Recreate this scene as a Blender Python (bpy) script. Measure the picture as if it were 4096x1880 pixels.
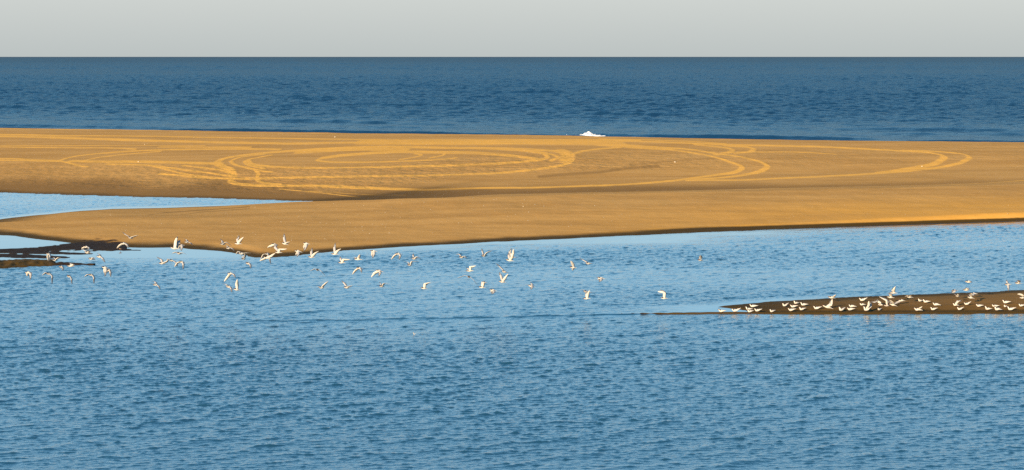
import bpy, math, random
import numpy as np

# ------------------------------------------------------------------ scene, camera, light
for o in list(bpy.data.objects):
    bpy.data.objects.remove(o)
SC = bpy.context.scene
COL = SC.collection
RAD = math.radians

CAM_H = 10.3                      # eye height above the lagoon, metres
LENS = 70.0
FPX = LENS / 36.0 * 4096.0        # focal length in pixels of the 4096 px wide photograph
HORIZON_V = 226.0
PITCH = math.atan((940.0 - HORIZON_V) / FPX)

cam_d = bpy.data.cameras.new("camera")
cam = bpy.data.objects.new("camera", cam_d)
COL.objects.link(cam)
cam.location = (0, 0, CAM_H)
cam.rotation_euler = (RAD(90) - PITCH, 0, 0)
cam_d.lens = LENS
cam_d.sensor_width = 36.0
cam_d.clip_start = 0.5
cam_d.clip_end = 200000
SC.camera = cam

EXPOSURE = 1.15
SC.view_settings.view_transform = 'Standard'
SC.view_settings.look = 'None'
SC.view_settings.exposure = EXPOSURE
SC.view_settings.gamma = 1.0
SC.view_settings.use_curve_mapping = False
SC.cycles.use_denoising = False
SC.cycles.max_bounces = 6
SC.cycles.caustics_reflective = False
SC.cycles.caustics_refractive = False
SC.cycles.sample_clamp_indirect = 3.0

SUN_EL = 15.0
SUN_TRAVEL = (0.50, 0.866)        # horizontal direction the light travels
sun_az = math.degrees(math.atan2(-SUN_TRAVEL[0], -SUN_TRAVEL[1]))   # bearing of the sun from +Y, clockwise
sun_d = bpy.data.lights.new("sun", 'SUN')
sun_d.energy = 5.0
sun_d.angle = RAD(0.53)
sun_d.color = (1.0, 0.785, 0.53)
sun = bpy.data.objects.new("sun", sun_d)
COL.objects.link(sun)
sun.location = (-60, -100, 40)
from mathutils import Vector
sun.rotation_euler = Vector((SUN_TRAVEL[0] * math.cos(RAD(SUN_EL)), SUN_TRAVEL[1] * math.cos(RAD(SUN_EL)),
                             -math.sin(RAD(SUN_EL)))).to_track_quat('-Z', 'Y').to_euler()

world = bpy.data.worlds.new("World")
SC.world = world
world.use_nodes = True
wt = world.node_tree
wt.nodes.clear()
wo = wt.nodes.new('ShaderNodeOutputWorld')
bg = wt.nodes.new('ShaderNodeBackground')
bg.inputs['Strength'].default_value = 0.1
sky = wt.nodes.new('ShaderNodeTexSky')
sky.sky_type = 'NISHITA'
sky.sun_disc = False
sky.sun_elevation = RAD(SUN_EL)
sky.sun_rotation = RAD(sun_az)
sky.air_density = 1.0
sky.dust_density = 1.5
sky.ozone_density = 1.5
tc = wt.nodes.new('ShaderNodeTexCoord')
sx = wt.nodes.new('ShaderNodeSeparateXYZ')
wt.links.new(tc.outputs['Generated'], sx.inputs[0])
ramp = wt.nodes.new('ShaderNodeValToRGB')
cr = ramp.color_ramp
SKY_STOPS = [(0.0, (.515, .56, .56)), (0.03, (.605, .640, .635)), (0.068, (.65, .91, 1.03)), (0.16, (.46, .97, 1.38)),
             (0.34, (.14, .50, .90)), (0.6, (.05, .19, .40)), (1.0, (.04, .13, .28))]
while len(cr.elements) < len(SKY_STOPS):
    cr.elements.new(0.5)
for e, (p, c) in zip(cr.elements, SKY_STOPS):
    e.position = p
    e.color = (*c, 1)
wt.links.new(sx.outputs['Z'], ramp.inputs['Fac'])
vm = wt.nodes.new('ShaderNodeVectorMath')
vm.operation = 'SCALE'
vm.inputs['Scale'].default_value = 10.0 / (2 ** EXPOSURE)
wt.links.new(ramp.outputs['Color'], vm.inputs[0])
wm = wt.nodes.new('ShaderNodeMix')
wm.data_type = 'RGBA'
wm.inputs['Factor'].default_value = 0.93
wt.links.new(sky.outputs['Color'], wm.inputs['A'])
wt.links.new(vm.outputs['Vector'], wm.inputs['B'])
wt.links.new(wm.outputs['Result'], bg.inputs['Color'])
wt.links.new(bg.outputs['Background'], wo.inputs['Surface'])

# ------------------------------------------------------------------ survey helpers: photograph pixel <-> place
CP, SP = math.cos(PITCH), math.sin(PITCH)


def ray(u, v):
    a = (np.asarray(u, float) - 2048.0) / FPX
    b = (np.asarray(v, float) - 940.0) / FPX
    return np.stack([a, CP - SP * b, -SP - CP * b], -1)


def ground(u, v, z=0.0):
    """where the line of sight through a pixel meets the level z"""
    d = ray(u, v)
    t = (np.asarray(z, float) - CAM_H) / d[..., 2]
    return np.stack([d[..., 0] * t, d[..., 1] * t, CAM_H + d[..., 2] * t], -1)


def at_y(u, v, y):
    """the point on that line of sight y metres out"""
    d = ray(u, v)
    t = np.asarray(y, float) / d[..., 1]
    return np.stack([d[..., 0] * t, d[..., 1] * t, CAM_H + d[..., 2] * t], -1)


def v_of(y, z=0.0):
    b0 = (CAM_H - z) / y          # tangent of the angle below the horizon
    return 940.0 + FPX * math.tan(math.atan(b0) - PITCH) if np.isscalar(y) else 940.0 + FPX * np.tan(np.arctan(b0) - PITCH)


def curve(pts, z=0.0):
    """a traced shoreline as a function Y(X) on the level z (z may be one per point)"""
    p = np.array([q[:2] for q in pts], float)
    zz = np.array([q[2] if len(q) > 2 else z for q in pts], float)
    w = ground(p[:, 0], p[:, 1], zz)
    o = np.argsort(w[:, 0])
    return w[o, 0], w[o, 1]


def smooth(a, b, x):
    t = np.clip((x - a) / (b - a), 0, 1)
    return t * t * (3 - 2 * t)


def vnoise(x, y, seed):
    """smooth lattice noise, -1..1"""
    rng = np.random.default_rng(seed)
    tab = rng.uniform(-1, 1, (256, 256))
    xi, yi = np.floor(x).astype(int), np.floor(y).astype(int)
    fx, fy = x - xi, y - yi
    fx, fy = fx * fx * (3 - 2 * fx), fy * fy * (3 - 2 * fy)
    g = lambda i, j: tab[(xi + i) % 256, (yi + j) % 256]
    return (g(0, 0) * (1 - fx) + g(1, 0) * fx) * (1 - fy) + (g(0, 1) * (1 - fx) + g(1, 1) * fx) * fy


def fbm(x, y, seed, octs=4):
    s, a, n = 0, 1.0, 0
    for k in range(octs):
        s = s + a * vnoise(x * 2 ** k + 17.3 * k, y * 2 ** k + 5.1 * k, seed + k)
        n += a
        a *= 0.5
    return s / n


def grid_mesh(name, X, Y, Z, attrs, mat, kind=None, keep=None, extra=None):
    """heightfield grid (rows x cols) as one mesh; keep = mask of quads; extra = loose quads [(4 xyz)]"""
    R, Cn = X.shape
    co = np.stack([X, Y, Z], -1).reshape(-1, 3).astype(np.float32)
    idx = np.arange(R * Cn).reshape(R, Cn)
    q = np.stack([idx[:-1, :-1], idx[:-1, 1:], idx[1:, 1:], idx[1:, :-1]], -1)
    q = q[keep] if keep is not None else q.reshape(-1, 4)
    used = np.zeros(len(co), bool)
    used[q.ravel()] = True
    remap = np.cumsum(used) - 1
    co = co[used]
    q = remap[q]
    at = {k: a.reshape(-1)[used].astype(np.float32) for k, a in attrs.items()}
    if extra:
        n = len(co)
        ex = np.array(extra, np.float32).reshape(-1, 3)
        co = np.concatenate([co, ex])
        q = np.concatenate([q, (np.arange(len(ex)) + n).reshape(-1, 4)])
        at = {k: np.concatenate([a, np.full(len(ex), 0.5, np.float32)]) for k, a in at.items()}
    me = bpy.data.meshes.new(name)
    me.vertices.add(len(co))
    me.vertices.foreach_set('co', co.ravel())
    me.loops.add(q.size)
    me.loops.foreach_set('vertex_index', q.ravel().astype(np.int32))
    me.polygons.add(len(q))
    me.polygons.foreach_set('loop_start', (np.arange(len(q)) * 4).astype(np.int32))
    me.polygons.foreach_set('use_smooth', np.ones(len(q), bool))
    me.update(calc_edges=True)
    for k, a in at.items():
        t = me.attributes.new(k, 'FLOAT', 'POINT')
        t.data.foreach_set('value', a)
    me.materials.append(mat)
    o = bpy.data.objects.new(name, me)
    COL.objects.link(o)
    if kind:
        o['kind'] = kind
    return o


# ------------------------------------------------------------------ materials
def new_mat(name):
    m = bpy.data.materials.new(name)
    m.use_nodes = True
    nt = m.node_tree
    return m, nt, nt.nodes['Principled BSDF']


def nd(nt, t, **kw):
    n = nt.nodes.new(t)
    for k, v in kw.items():
        if k in n.inputs:
            n.inputs[k].default_value = v
        else:
            setattr(n, k, v)
    return n


def attr(nt, name):
    n = nt.nodes.new('ShaderNodeAttribute')
    n.attribute_name = name
    return n.outputs['Fac']


def math_n(nt, op, a, b=None, clamp=False):
    n = nt.nodes.new('ShaderNodeMath')
    n.operation = op
    n.use_clamp = clamp
    for i, s in enumerate((a, b)):
        if s is None:
            continue
        if isinstance(s, (int, float)):
            n.inputs[i].default_value = s
        else:
            nt.links.new(s, n.inputs[i])
    return n.outputs[0]


def mix_c(nt, fac, a, b):
    n = nt.nodes.new('ShaderNodeMix')
    n.data_type = 'RGBA'
    for key, s in (('Factor', fac), ('A', a), ('B', b)):
        if isinstance(s, (int, float)):
            n.inputs[key].default_value = s
        elif isinstance(s, tuple):
            n.inputs[key].default_value = (*s, 1)
        else:
            nt.links.new(s, n.inputs[key])
    return n.outputs['Result']


def noise_n(nt, scale, stretch=(1, 1, 1), detail=4, rough=0.55):
    tcn = nt.nodes.new('ShaderNodeTexCoord')
    mp = nt.nodes.new('ShaderNodeMapping')
    mp.inputs['Scale'].default_value = stretch
    nt.links.new(tcn.outputs['Object'], mp.inputs['Vector'])
    n = nt.nodes.new('ShaderNodeTexNoise')
    n.inputs['Scale'].default_value = scale
    n.inputs['Detail'].default_value = detail
    n.inputs['Roughness'].default_value = rough
    nt.links.new(mp.outputs[0], n.inputs['Vector'])
    return n.outputs['Fac']


def remap_n(nt, s, a, b, c=0.0, d=1.0):
    n = nt.nodes.new('ShaderNodeMapRange')
    n.interpolation_type = 'SMOOTHSTEP'
    nt.links.new(s, n.inputs['Value'])
    for k, x in zip(('From Min', 'From Max', 'To Min', 'To Max'), (a, b, c, d)):
        n.inputs[k].default_value = x
    return n.outputs['Result']


def water_material(name, body, rough, bump_scale, bump_dist, stretch, ior=1.333, sea=False):
    m, nt, p = new_mat(name)
    p.inputs['Base Color'].default_value = (*body, 1)
    p.inputs['Roughness'].default_value = rough
    p.inputs['IOR'].default_value = ior
    p.inputs['Specular Tint'].default_value = (0.82, 0.96, 1.0, 1)
    n1 = noise_n(nt, bump_scale, stretch, 3, 0.6)
    b = nt.nodes.new('ShaderNodeBump')
    b.inputs['Distance'].default_value = bump_dist
    nt.links.new(math_n(nt, 'MULTIPLY', attr(nt, 'ripple'), 1.0, True), b.inputs['Strength'])
    nt.links.new(n1, b.inputs['Height'])
    nt.links.new(b.outputs['Normal'], p.inputs['Normal'])
    if sea:
        # waves too fine to model hide one another far out, so the sheen never reaches a flat mirror's
        fr = nt.nodes.new('ShaderNodeFresnel')
        fr.inputs['IOR'].default_value = 1.333
        nt.links.new(b.outputs['Normal'], fr.inputs['Normal'])
        p.inputs['Specular IOR Level'].default_value = 0.0
        p.inputs['Roughness'].default_value = 1.0
        gl = nt.nodes.new('ShaderNodeBsdfGlossy')
        gl.inputs['Roughness'].default_value = rough
        gl.inputs['Color'].default_value = (0.80, 0.95, 1.0, 1)
        nt.links.new(b.outputs['Normal'], gl.inputs['Normal'])
        mx = nt.nodes.new('ShaderNodeMixShader')
        nt.links.new(math_n(nt, 'MINIMUM', math_n(nt, 'MULTIPLY', fr.outputs[0], 0.43), attr(nt, 'sheen')), mx.inputs[0])
        nt.links.new(p.outputs[0], mx.inputs[1])
        nt.links.new(gl.outputs[0], mx.inputs[2])
        nt.links.new(mx.outputs[0], nt.nodes['Material Output'].inputs['Surface'])
    return m


M_LAGOON = water_material('lagoon_water', (0.011, 0.056, 0.102), 0.05, 10.0, 0.034, (1.0, 1.0, 1.0), 1.62)
M_OCEAN = water_material('ocean_water', (0.006, 0.033, 0.080), 0.10, 1.6, 0.26, (0.35, 1.1, 1.0), 1.33, True)


def sand_material():
    m, nt, p = new_mat('sand')
    p.inputs['IOR'].default_value = 1.4
    # patchy pale and dark dry sand, drawn out along the beach
    streak = noise_n(nt, 0.35, (0.25, 1.0, 1.0), 5, 0.6)
    grain = noise_n(nt, 2.2, (0.5, 1.0, 1.0), 6, 0.7)
    fine = noise_n(nt, 9.0, (0.7, 1.0, 1.0), 4, 0.7)
    base = mix_c(nt, remap_n(nt, streak, 0.36, 0.66), (0.400, 0.214, 0.060), (0.510, 0.284, 0.086))
    base = mix_c(nt, math_n(nt, 'MULTIPLY', remap_n(nt, grain, 0.35, 0.7), 0.35), base, (0.53, 0.30, 0.092))
    base = mix_c(nt, math_n(nt, 'MULTIPLY', remap_n(nt, fine, 0.52, 0.75), 0.25), base, (0.30, 0.18, 0.085))
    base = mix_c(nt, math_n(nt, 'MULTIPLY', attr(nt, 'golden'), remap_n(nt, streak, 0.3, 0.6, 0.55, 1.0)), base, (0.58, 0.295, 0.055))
    fleck = noise_n(nt, 1.4, (0.22, 1.6, 1.0), 4, 0.65)
    base = mix_c(nt, math_n(nt, 'MULTIPLY', remap_n(nt, fleck, 0.56, 0.68), 0.38), base, (0.62, 0.36, 0.115))
    base = mix_c(nt, math_n(nt, 'MULTIPLY', remap_n(nt, fleck, 0.42, 0.32), 0.30), base, (0.27, 0.145, 0.045))
    # damp, then wet
    rut = noise_n(nt, 1.3, (0.10, 1.7, 1.0), 3, 0.6)
    dmp = math_n(nt, 'ADD', attr(nt, 'damp'), math_n(nt, 'MULTIPLY', math_n(nt, 'SUBTRACT', streak, 0.5), 0.5))
    base = mix_c(nt, remap_n(nt, dmp, 0.1, 0.9, 0.0, 0.9), base, (0.205, 0.112, 0.036))
    # churned dry sand in the vehicle tracks, sun on its slopes painted into the colour
    tr = math_n(nt, 'ADD', attr(nt, 'track'), math_n(nt, 'MULTIPLY', math_n(nt, 'SUBTRACT', grain, 0.5), 1.1))
    trk = math_n(nt, 'MULTIPLY', remap_n(nt, tr, 0.18, 0.72), remap_n(nt, rut, 0.34, 0.56, 0.42, 0.97))
    base = mix_c(nt, trk, base, mix_c(nt, remap_n(nt, fine, 0.4, 0.7), (0.74, 0.385, 0.072), (0.86, 0.455, 0.090)))
    wt_ = math_n(nt, 'ADD', attr(nt, 'wet'), math_n(nt, 'MULTIPLY', math_n(nt, 'SUBTRACT', grain, 0.5), 0.3))
    wet = remap_n(nt, wt_, 0.18, 0.95)
    base = mix_c(nt, wet, base, (0.062, 0.037, 0.009))
    base = mix_c(nt, attr(nt, 'mud'), base, (0.026, 0.017, 0.013))
    nt.links.new(base, p.inputs['Base Color'])
    nt.links.new(remap_n(nt, wet, 0, 1, 0.95, 0.8), p.inputs['Roughness'])
    p.inputs['Specular IOR Level'].default_value = 0.06
    # relief: wind ripples, grain, rut roughness
    rip = noise_n(nt, 1.5, (0.75, 0.55, 1.0), 3, 0.5)
    b1 = nt.nodes.new('ShaderNodeBump')
    b1.inputs['Distance'].default_value = 0.22
    nt.links.new(attr(nt, 'rippled'), b1.inputs['Strength'])
    nt.links.new(rip, b1.inputs['Height'])
    b2 = nt.nodes.new('ShaderNodeBump')
    b2.inputs['Distance'].default_value = 0.035
    b2.inputs['Strength'].default_value = 0.35
    nt.links.new(fine, b2.inputs['Height'])
    nt.links.new(b1.outputs['Normal'], b2.inputs['Normal'])
    b3 = nt.nodes.new('ShaderNodeBump')
    b3.inputs['Distance'].default_value = 0.06
    nt.links.new(math_n(nt, 'MULTIPLY', trk, 0.5), b3.inputs['Strength'])
    nt.links.new(grain, b3.inputs['Height'])
    nt.links.new(b2.outputs['Normal'], b3.inputs['Normal'])
    nt.links.new(b3.outputs['Normal'], p.inputs['Normal'])
    return m


M_SAND = sand_material()


def plain(name, col, rough=0.7, var=0.12, scale=30.0, spec=0.2):
    m, nt, p = new_mat(name)
    n = noise_n(nt, scale, (1, 1, 1), 3, 0.6)
    lo = tuple(c * (1 - var) for c in col)
    hi = tuple(min(1, c * (1 + var)) for c in col)
    nt.links.new(mix_c(nt, n, lo, hi), p.inputs['Base Color'])
    p.inputs['Roughness'].default_value = rough
    p.inputs['Specular IOR Level'].default_value = spec
    return m


M_WHITE = plain('white_plumage', (0.58, 0.535, 0.46))
M_GREY = plain('grey_plumage', (0.35, 0.335, 0.325))
M_BLACK = plain('black_cap', (0.02, 0.02, 0.022))
M_BILL = plain('dark_bill_and_legs', (0.07, 0.025, 0.015))
M_TIP = plain('dark_wingtip', (0.10, 0.10, 0.105))
M_BROWN = plain('brown_plumage', (0.17, 0.11, 0.065))
M_FOAM = plain('foam', (0.80, 0.80, 0.78), 0.9, 0.05, 4.0)
M_SHELL = plain('shell', (0.52, 0.44, 0.32), 0.6, 0.15, 12.0)
BIRD_MATS = [M_WHITE, M_GREY, M_BLACK, M_BILL, M_TIP]

# ------------------------------------------------------------------ sandbar: shorelines traced from the photograph
# near waterline of the sandbar
X_N, Y_N = curve([(-420, 905), (-150, 925), (0, 941), (60, 944), (130, 954), (230, 966), (330, 975), (436, 986), (560, 990), (680, 990), (800, 998),
                  (900, 1006), (960, 1017), (1020, 1031), (1080, 1031), (1160, 1024), (1230, 1017), (1370, 1003), (1500, 994),
                  (1640, 986), (1800, 978), (1970, 968), (2340, 951), (2696, 934), (3240, 911), (3780, 891), (4096, 881), (5400, 842)])
# top line of the near bar: channel edge on the left, crest on the right
X_B, Y_B = curve([(-420, 902, .0), (-150, 898, .0), (0, 875, .0), (60, 868, .0), (300, 845, .0), (450, 835, .0), (700, 829, .02), (900, 823, .06),
                  (1100, 811, .2), (1180, 806, .3), (1560, 797, .6), (1840, 790, .75), (2330, 777, .85), (2800, 767, .9),
                  (3260, 757, .95), (3700, 747, 1.0), (4096, 736, 1.0), (5400, 705, 1.0)])
ZB = np.interp(X_B, *map(np.array, zip(*sorted([(float(ground(u, v, z)[0]), zc) for u, v, z, zc in
     [(-420, 902, 0, -.3), (-150, 898, 0, -.1), (0, 875, 0, 0), (700, 829, .02, 0), (900, 823, .06, .06), (1100, 811, .2, .2), (1180, 806, .3, .3),
      (1560, 797, .6, .6), (1840, 790, .75, .75), (2330, 777, .85, .85), (2800, 767, .9, .9), (3260, 757, .95, .95), (3700, 747, 1, 1.0),
      (4096, 736, 1, 1.0), (5400, 705, 1, 1.0)]]))))
# far edge of the channel = foot of the far beach
X_F, Y_F = curve([(-900, 750), (-420, 759), (0, 769), (150, 775), (550, 788), (800, 792), (980, 797), (1180, 803)])
X_C, Y_C = curve([(-1200, 495), (0, 511), (700, 521), (1400, 532), (2280, 541), (2700, 551), (3400, 561.5), (4096, 568), (5400, 580)], 1.5)

cols_u = np.linspace(-1100, 5200, 1300)
slope_x = (cols_u - 2048) / FPX
rows_v = np.concatenate([np.linspace(1120, 1040, 50)[:-1], np.linspace(1040, 700, 420)[:-1], np.linspace(700, 505, 300)])
rows_y = ground(np.full(rows_v.shape, 2048.0), rows_v, 0.9)[:, 1]
rows_y = np.concatenate([rows_y, rows_y[-1] + np.linspace(1, 60, 25)])
X = slope_x[None, :] * rows_y[:, None] / CP
Y = np.repeat(rows_y[:, None], len(cols_u), 1)

yN = np.interp(X, X_N, Y_N)
yB = np.interp(X, X_B, Y_B)
zB = np.interp(X, X_B, ZB)
yC = np.interp(X, X_C, Y_C)
xr = X / (Y * 1.0)                                    # bearing
xF_end = X_F[-1]
yF = np.where(X < xF_end, np.interp(X, X_F, Y_F), 0)
right = smooth(xF_end, xF_end + 16, X)            # 0 in the channel, 1 where the beach is continuous
gap = float(Y_F[-1] - np.interp(xF_end, X_B, Y_B))    # width of the channel at its tip
yT = np.where(X < xF_end, 0.5 * (yB + yF), yB + 0.5 * gap + (9 - 0.5 * gap) * right)
yF = np.where(X < xF_end, yF, yB + gap + (26 - gap) * right)
zT = -0.45 * smooth(xF_end + 1, xF_end - 12, X) - 0.03 + right * (0.03 + np.clip(0.22 + 0.0062 * (X - xF_end), 0.2, 0.92))
zF = 0.0 + right * (np.clip(0.30 + 0.0065 * (X - xF_end), 0.3, 1.0))
near_x = X_N.min()
sc_h = np.interp(X, [-2.0, 6, 16, 28, 40], [0.0, 0.06, 0.20, 0.38, 0.45])      # low cut bank along the right of the near shore
sc_w = np.interp(X, [-2.0, 6, 30], [3.4, 2.0, 1.0])
zS = np.maximum(sc_h, 0.14 * smooth(-60, -20, X))
yB = np.maximum(yB, yN + 2.0)
y1 = np.minimum(yN + sc_w, yN + 0.4 * (yB - yN))
zmid = np.maximum(zS + 0.06, 0.72 * zB)
left_bar = smooth(-14, 2, X)
zmid = zmid * left_bar + (1 - left_bar) * 0.30 * smooth(-36, -24, X)
ymid = 0.45 * yN + 0.55 * yB
zB_k = zB
knots = [(yN - 14, -0.55 + 0 * X), (yN, 0 * X), (y1, zS), (ymid, zmid), (yB, zB_k), (yT, zT), (yF, zF),
         (yF + 0.30 * (yC - yF), zF + 0.60 * (1.42 - zF)), (yF + 0.75 * (yC - yF), 0 * X + 1.40), (yC, 0 * X + 1.5), (yC + 12, 0 * X + 0.25),
         (yC + 30, 0 * X - 1.2)]
Z = np.full(X.shape, -0.55)
for (ya, za), (yb, zb) in zip(knots[:-1], knots[1:]):
    t = np.clip((Y - ya) / np.maximum(yb - ya, 1e-3), 0, 1)
    inside = (Y >= ya)
    Z = np.where(inside, za + (zb - za) * t, Z)
k = np.array([1, 2, 3, 2, 1.0])
k /= k.sum()
Zp = np.pad(Z, ((2, 2), (0, 0)), mode='edge')
Z = sum(k[i] * Zp[i:i + Z.shape[0]] for i in range(5))

# wet flats and fingers of sand breaking the calm pool on the left
def strip(pts, zpk):
    """pts: (u, v_top, v_bottom) along a low finger of sand"""
    global Z
    a = np.array(pts, float)
    wt_ = ground(a[:, 0], a[:, 1]); wb = ground(a[:, 0], a[:, 2])
    xs = 0.5 * (wt_[:, 0] + wb[:, 0])
    yt = np.interp(X, xs, wt_[:, 1]); yb = np.interp(X, xs, wb[:, 1])
    nz = 0.5 * fbm(X * 0.9, Y * 0.55, 31, 4) + 0.35 * fbm(X * 3.1, Y * 2.2, 33, 2)
    half = np.maximum(0.5 * (yt - yb), 0.02)
    c = 0.5 * (yt + yb)
    end = smooth(xs.max() + 0.01, xs.max() - 2.5, X)
    f = 1 - ((Y - c) / half) ** 2 + nz * 1.9
    z = zpk * np.clip(f, -1, 1) * np.where(f > 0, 1, 1) - 0.05 * (1 - end)
    z = np.where((X > xs.max()) | (X < xs.min()), -1, z)
    z = np.where(np.abs(Y - c) > half * 2.2, -1, z)
    Z = np.maximum(Z, z)
    return np.clip(f, 0, 1) * (z > -0.01)

mud = np.zeros(X.shape)
mud = np.maximum(mud, strip([(-420, 1000, 1014), (0, 996, 1012), (115, 990, 1010), (200, 980, 1007), (260, 968, 1004), (330, 962, 1003), (436, 962, 1003), (500, 995, 1003.5), (617, 1002.5, 1005)], 0.035))
mud = np.maximum(mud, strip([(-420, 1003, 1016), (0, 1001, 1013), (130, 1004, 1015), (260, 1009, 1018), (470, 1014, 1019)], 0.02))
mud = np.maximum(mud, strip([(-420, 1010, 1026), (0, 1014, 1030), (160, 1020, 1033), (340, 1029, 1035)], 0.03))
isl = strip([(-420, 1030, 1085), (0, 1038, 1076), (100, 1040, 1071), (190, 1043, 1066), (210, 1052, 1064), (380, 1057, 1060)], 0.11)
mud = np.maximum(mud, strip([(930, 1031, 1037), (1000, 1032, 1037), (1060, 1033, 1036)], 0.02))

nb = fbm(X * 0.22, Y * 0.12, 3, 5)
Z = Z + 0.018 * fbm(X * 0.7, Y * 0.5, 11, 4) * smooth(-0.1, 0.05, Z) * np.where(Y > yT, 0.25, 1.0) + 0.05 * nb * smooth(0.15, 0.6, Z)

# wetness and damp
wet = 1 - smooth(0.01, 0.135, Z + 0.015 * fbm(X * 0.5, Y * 0.3, 5, 3))
wr = smooth(0, 12, X)
wet = wet * (1 - wr) + wr * (1 - smooth(0.09, 0.20, Z))
far_side = Y > yT
foot = np.where(far_side, Y - yF, 99.0)
# damp lower half of the far beach and its dark foot
s0 = yF * (1 - right) + yT * right
damp = np.where(far_side, (1 - smooth(0, 1, (Y - s0) / np.interp(X, [-45, -25, -14, 0, 20, 45], [24, 24, 19, 15, 10, 7]) + 0.25 * nb)), 0)
damp *= np.interp(X, [-50, -10, 12, 30, 50], [0.9, 0.95, 0.85, 0.6, 0.4])
wet = np.where(far_side, np.clip(1 - (foot + 1.2 * nb) / np.interp(X, [-50, -20, 0, 10], [3.5, 3.5, 5.0, 4.0]), 0, 1) * 0.72 * smooth(6, -12, X), wet)
wet = np.where(Z < 0.03, np.maximum(wet, 0.6), wet)
# the back edge of the channel on the near bar is only damp
nbk = (~far_side) & (Y > ymid)
wet = np.where(nbk, np.minimum(wet, 0.55 * (1 - smooth(0, 1.6, yB - Y)) + 0.25 * (1 - smooth(0, 4, yB - Y))), wet)
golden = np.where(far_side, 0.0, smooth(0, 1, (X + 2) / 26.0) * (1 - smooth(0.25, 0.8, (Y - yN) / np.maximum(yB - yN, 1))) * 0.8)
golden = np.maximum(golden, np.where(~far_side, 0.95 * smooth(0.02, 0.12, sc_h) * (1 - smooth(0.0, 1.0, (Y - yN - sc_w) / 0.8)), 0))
tip_wet = smooth(-27.0, -33.0, X) * (Y < yT) * (Y > 0.5 * (yN + yB))
wet = np.maximum(wet, 0.8 * tip_wet)
rippled = np.where(far_side, smooth(2, 9, Y - yF) * (1 - smooth(22, 34, Y - yF)) * np.interp(X, [-60, -20, 10, 30], [0.35, 0.9, 0.8, 0.45]), 0.12)
wet = np.maximum(wet, 0.86 * (isl > 0))
mud = np.maximum(mud, (isl > 0) * smooth(-23.5, -20.5, X))
mud = np.clip(mud * 3, 0, 1) * 0.92

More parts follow.
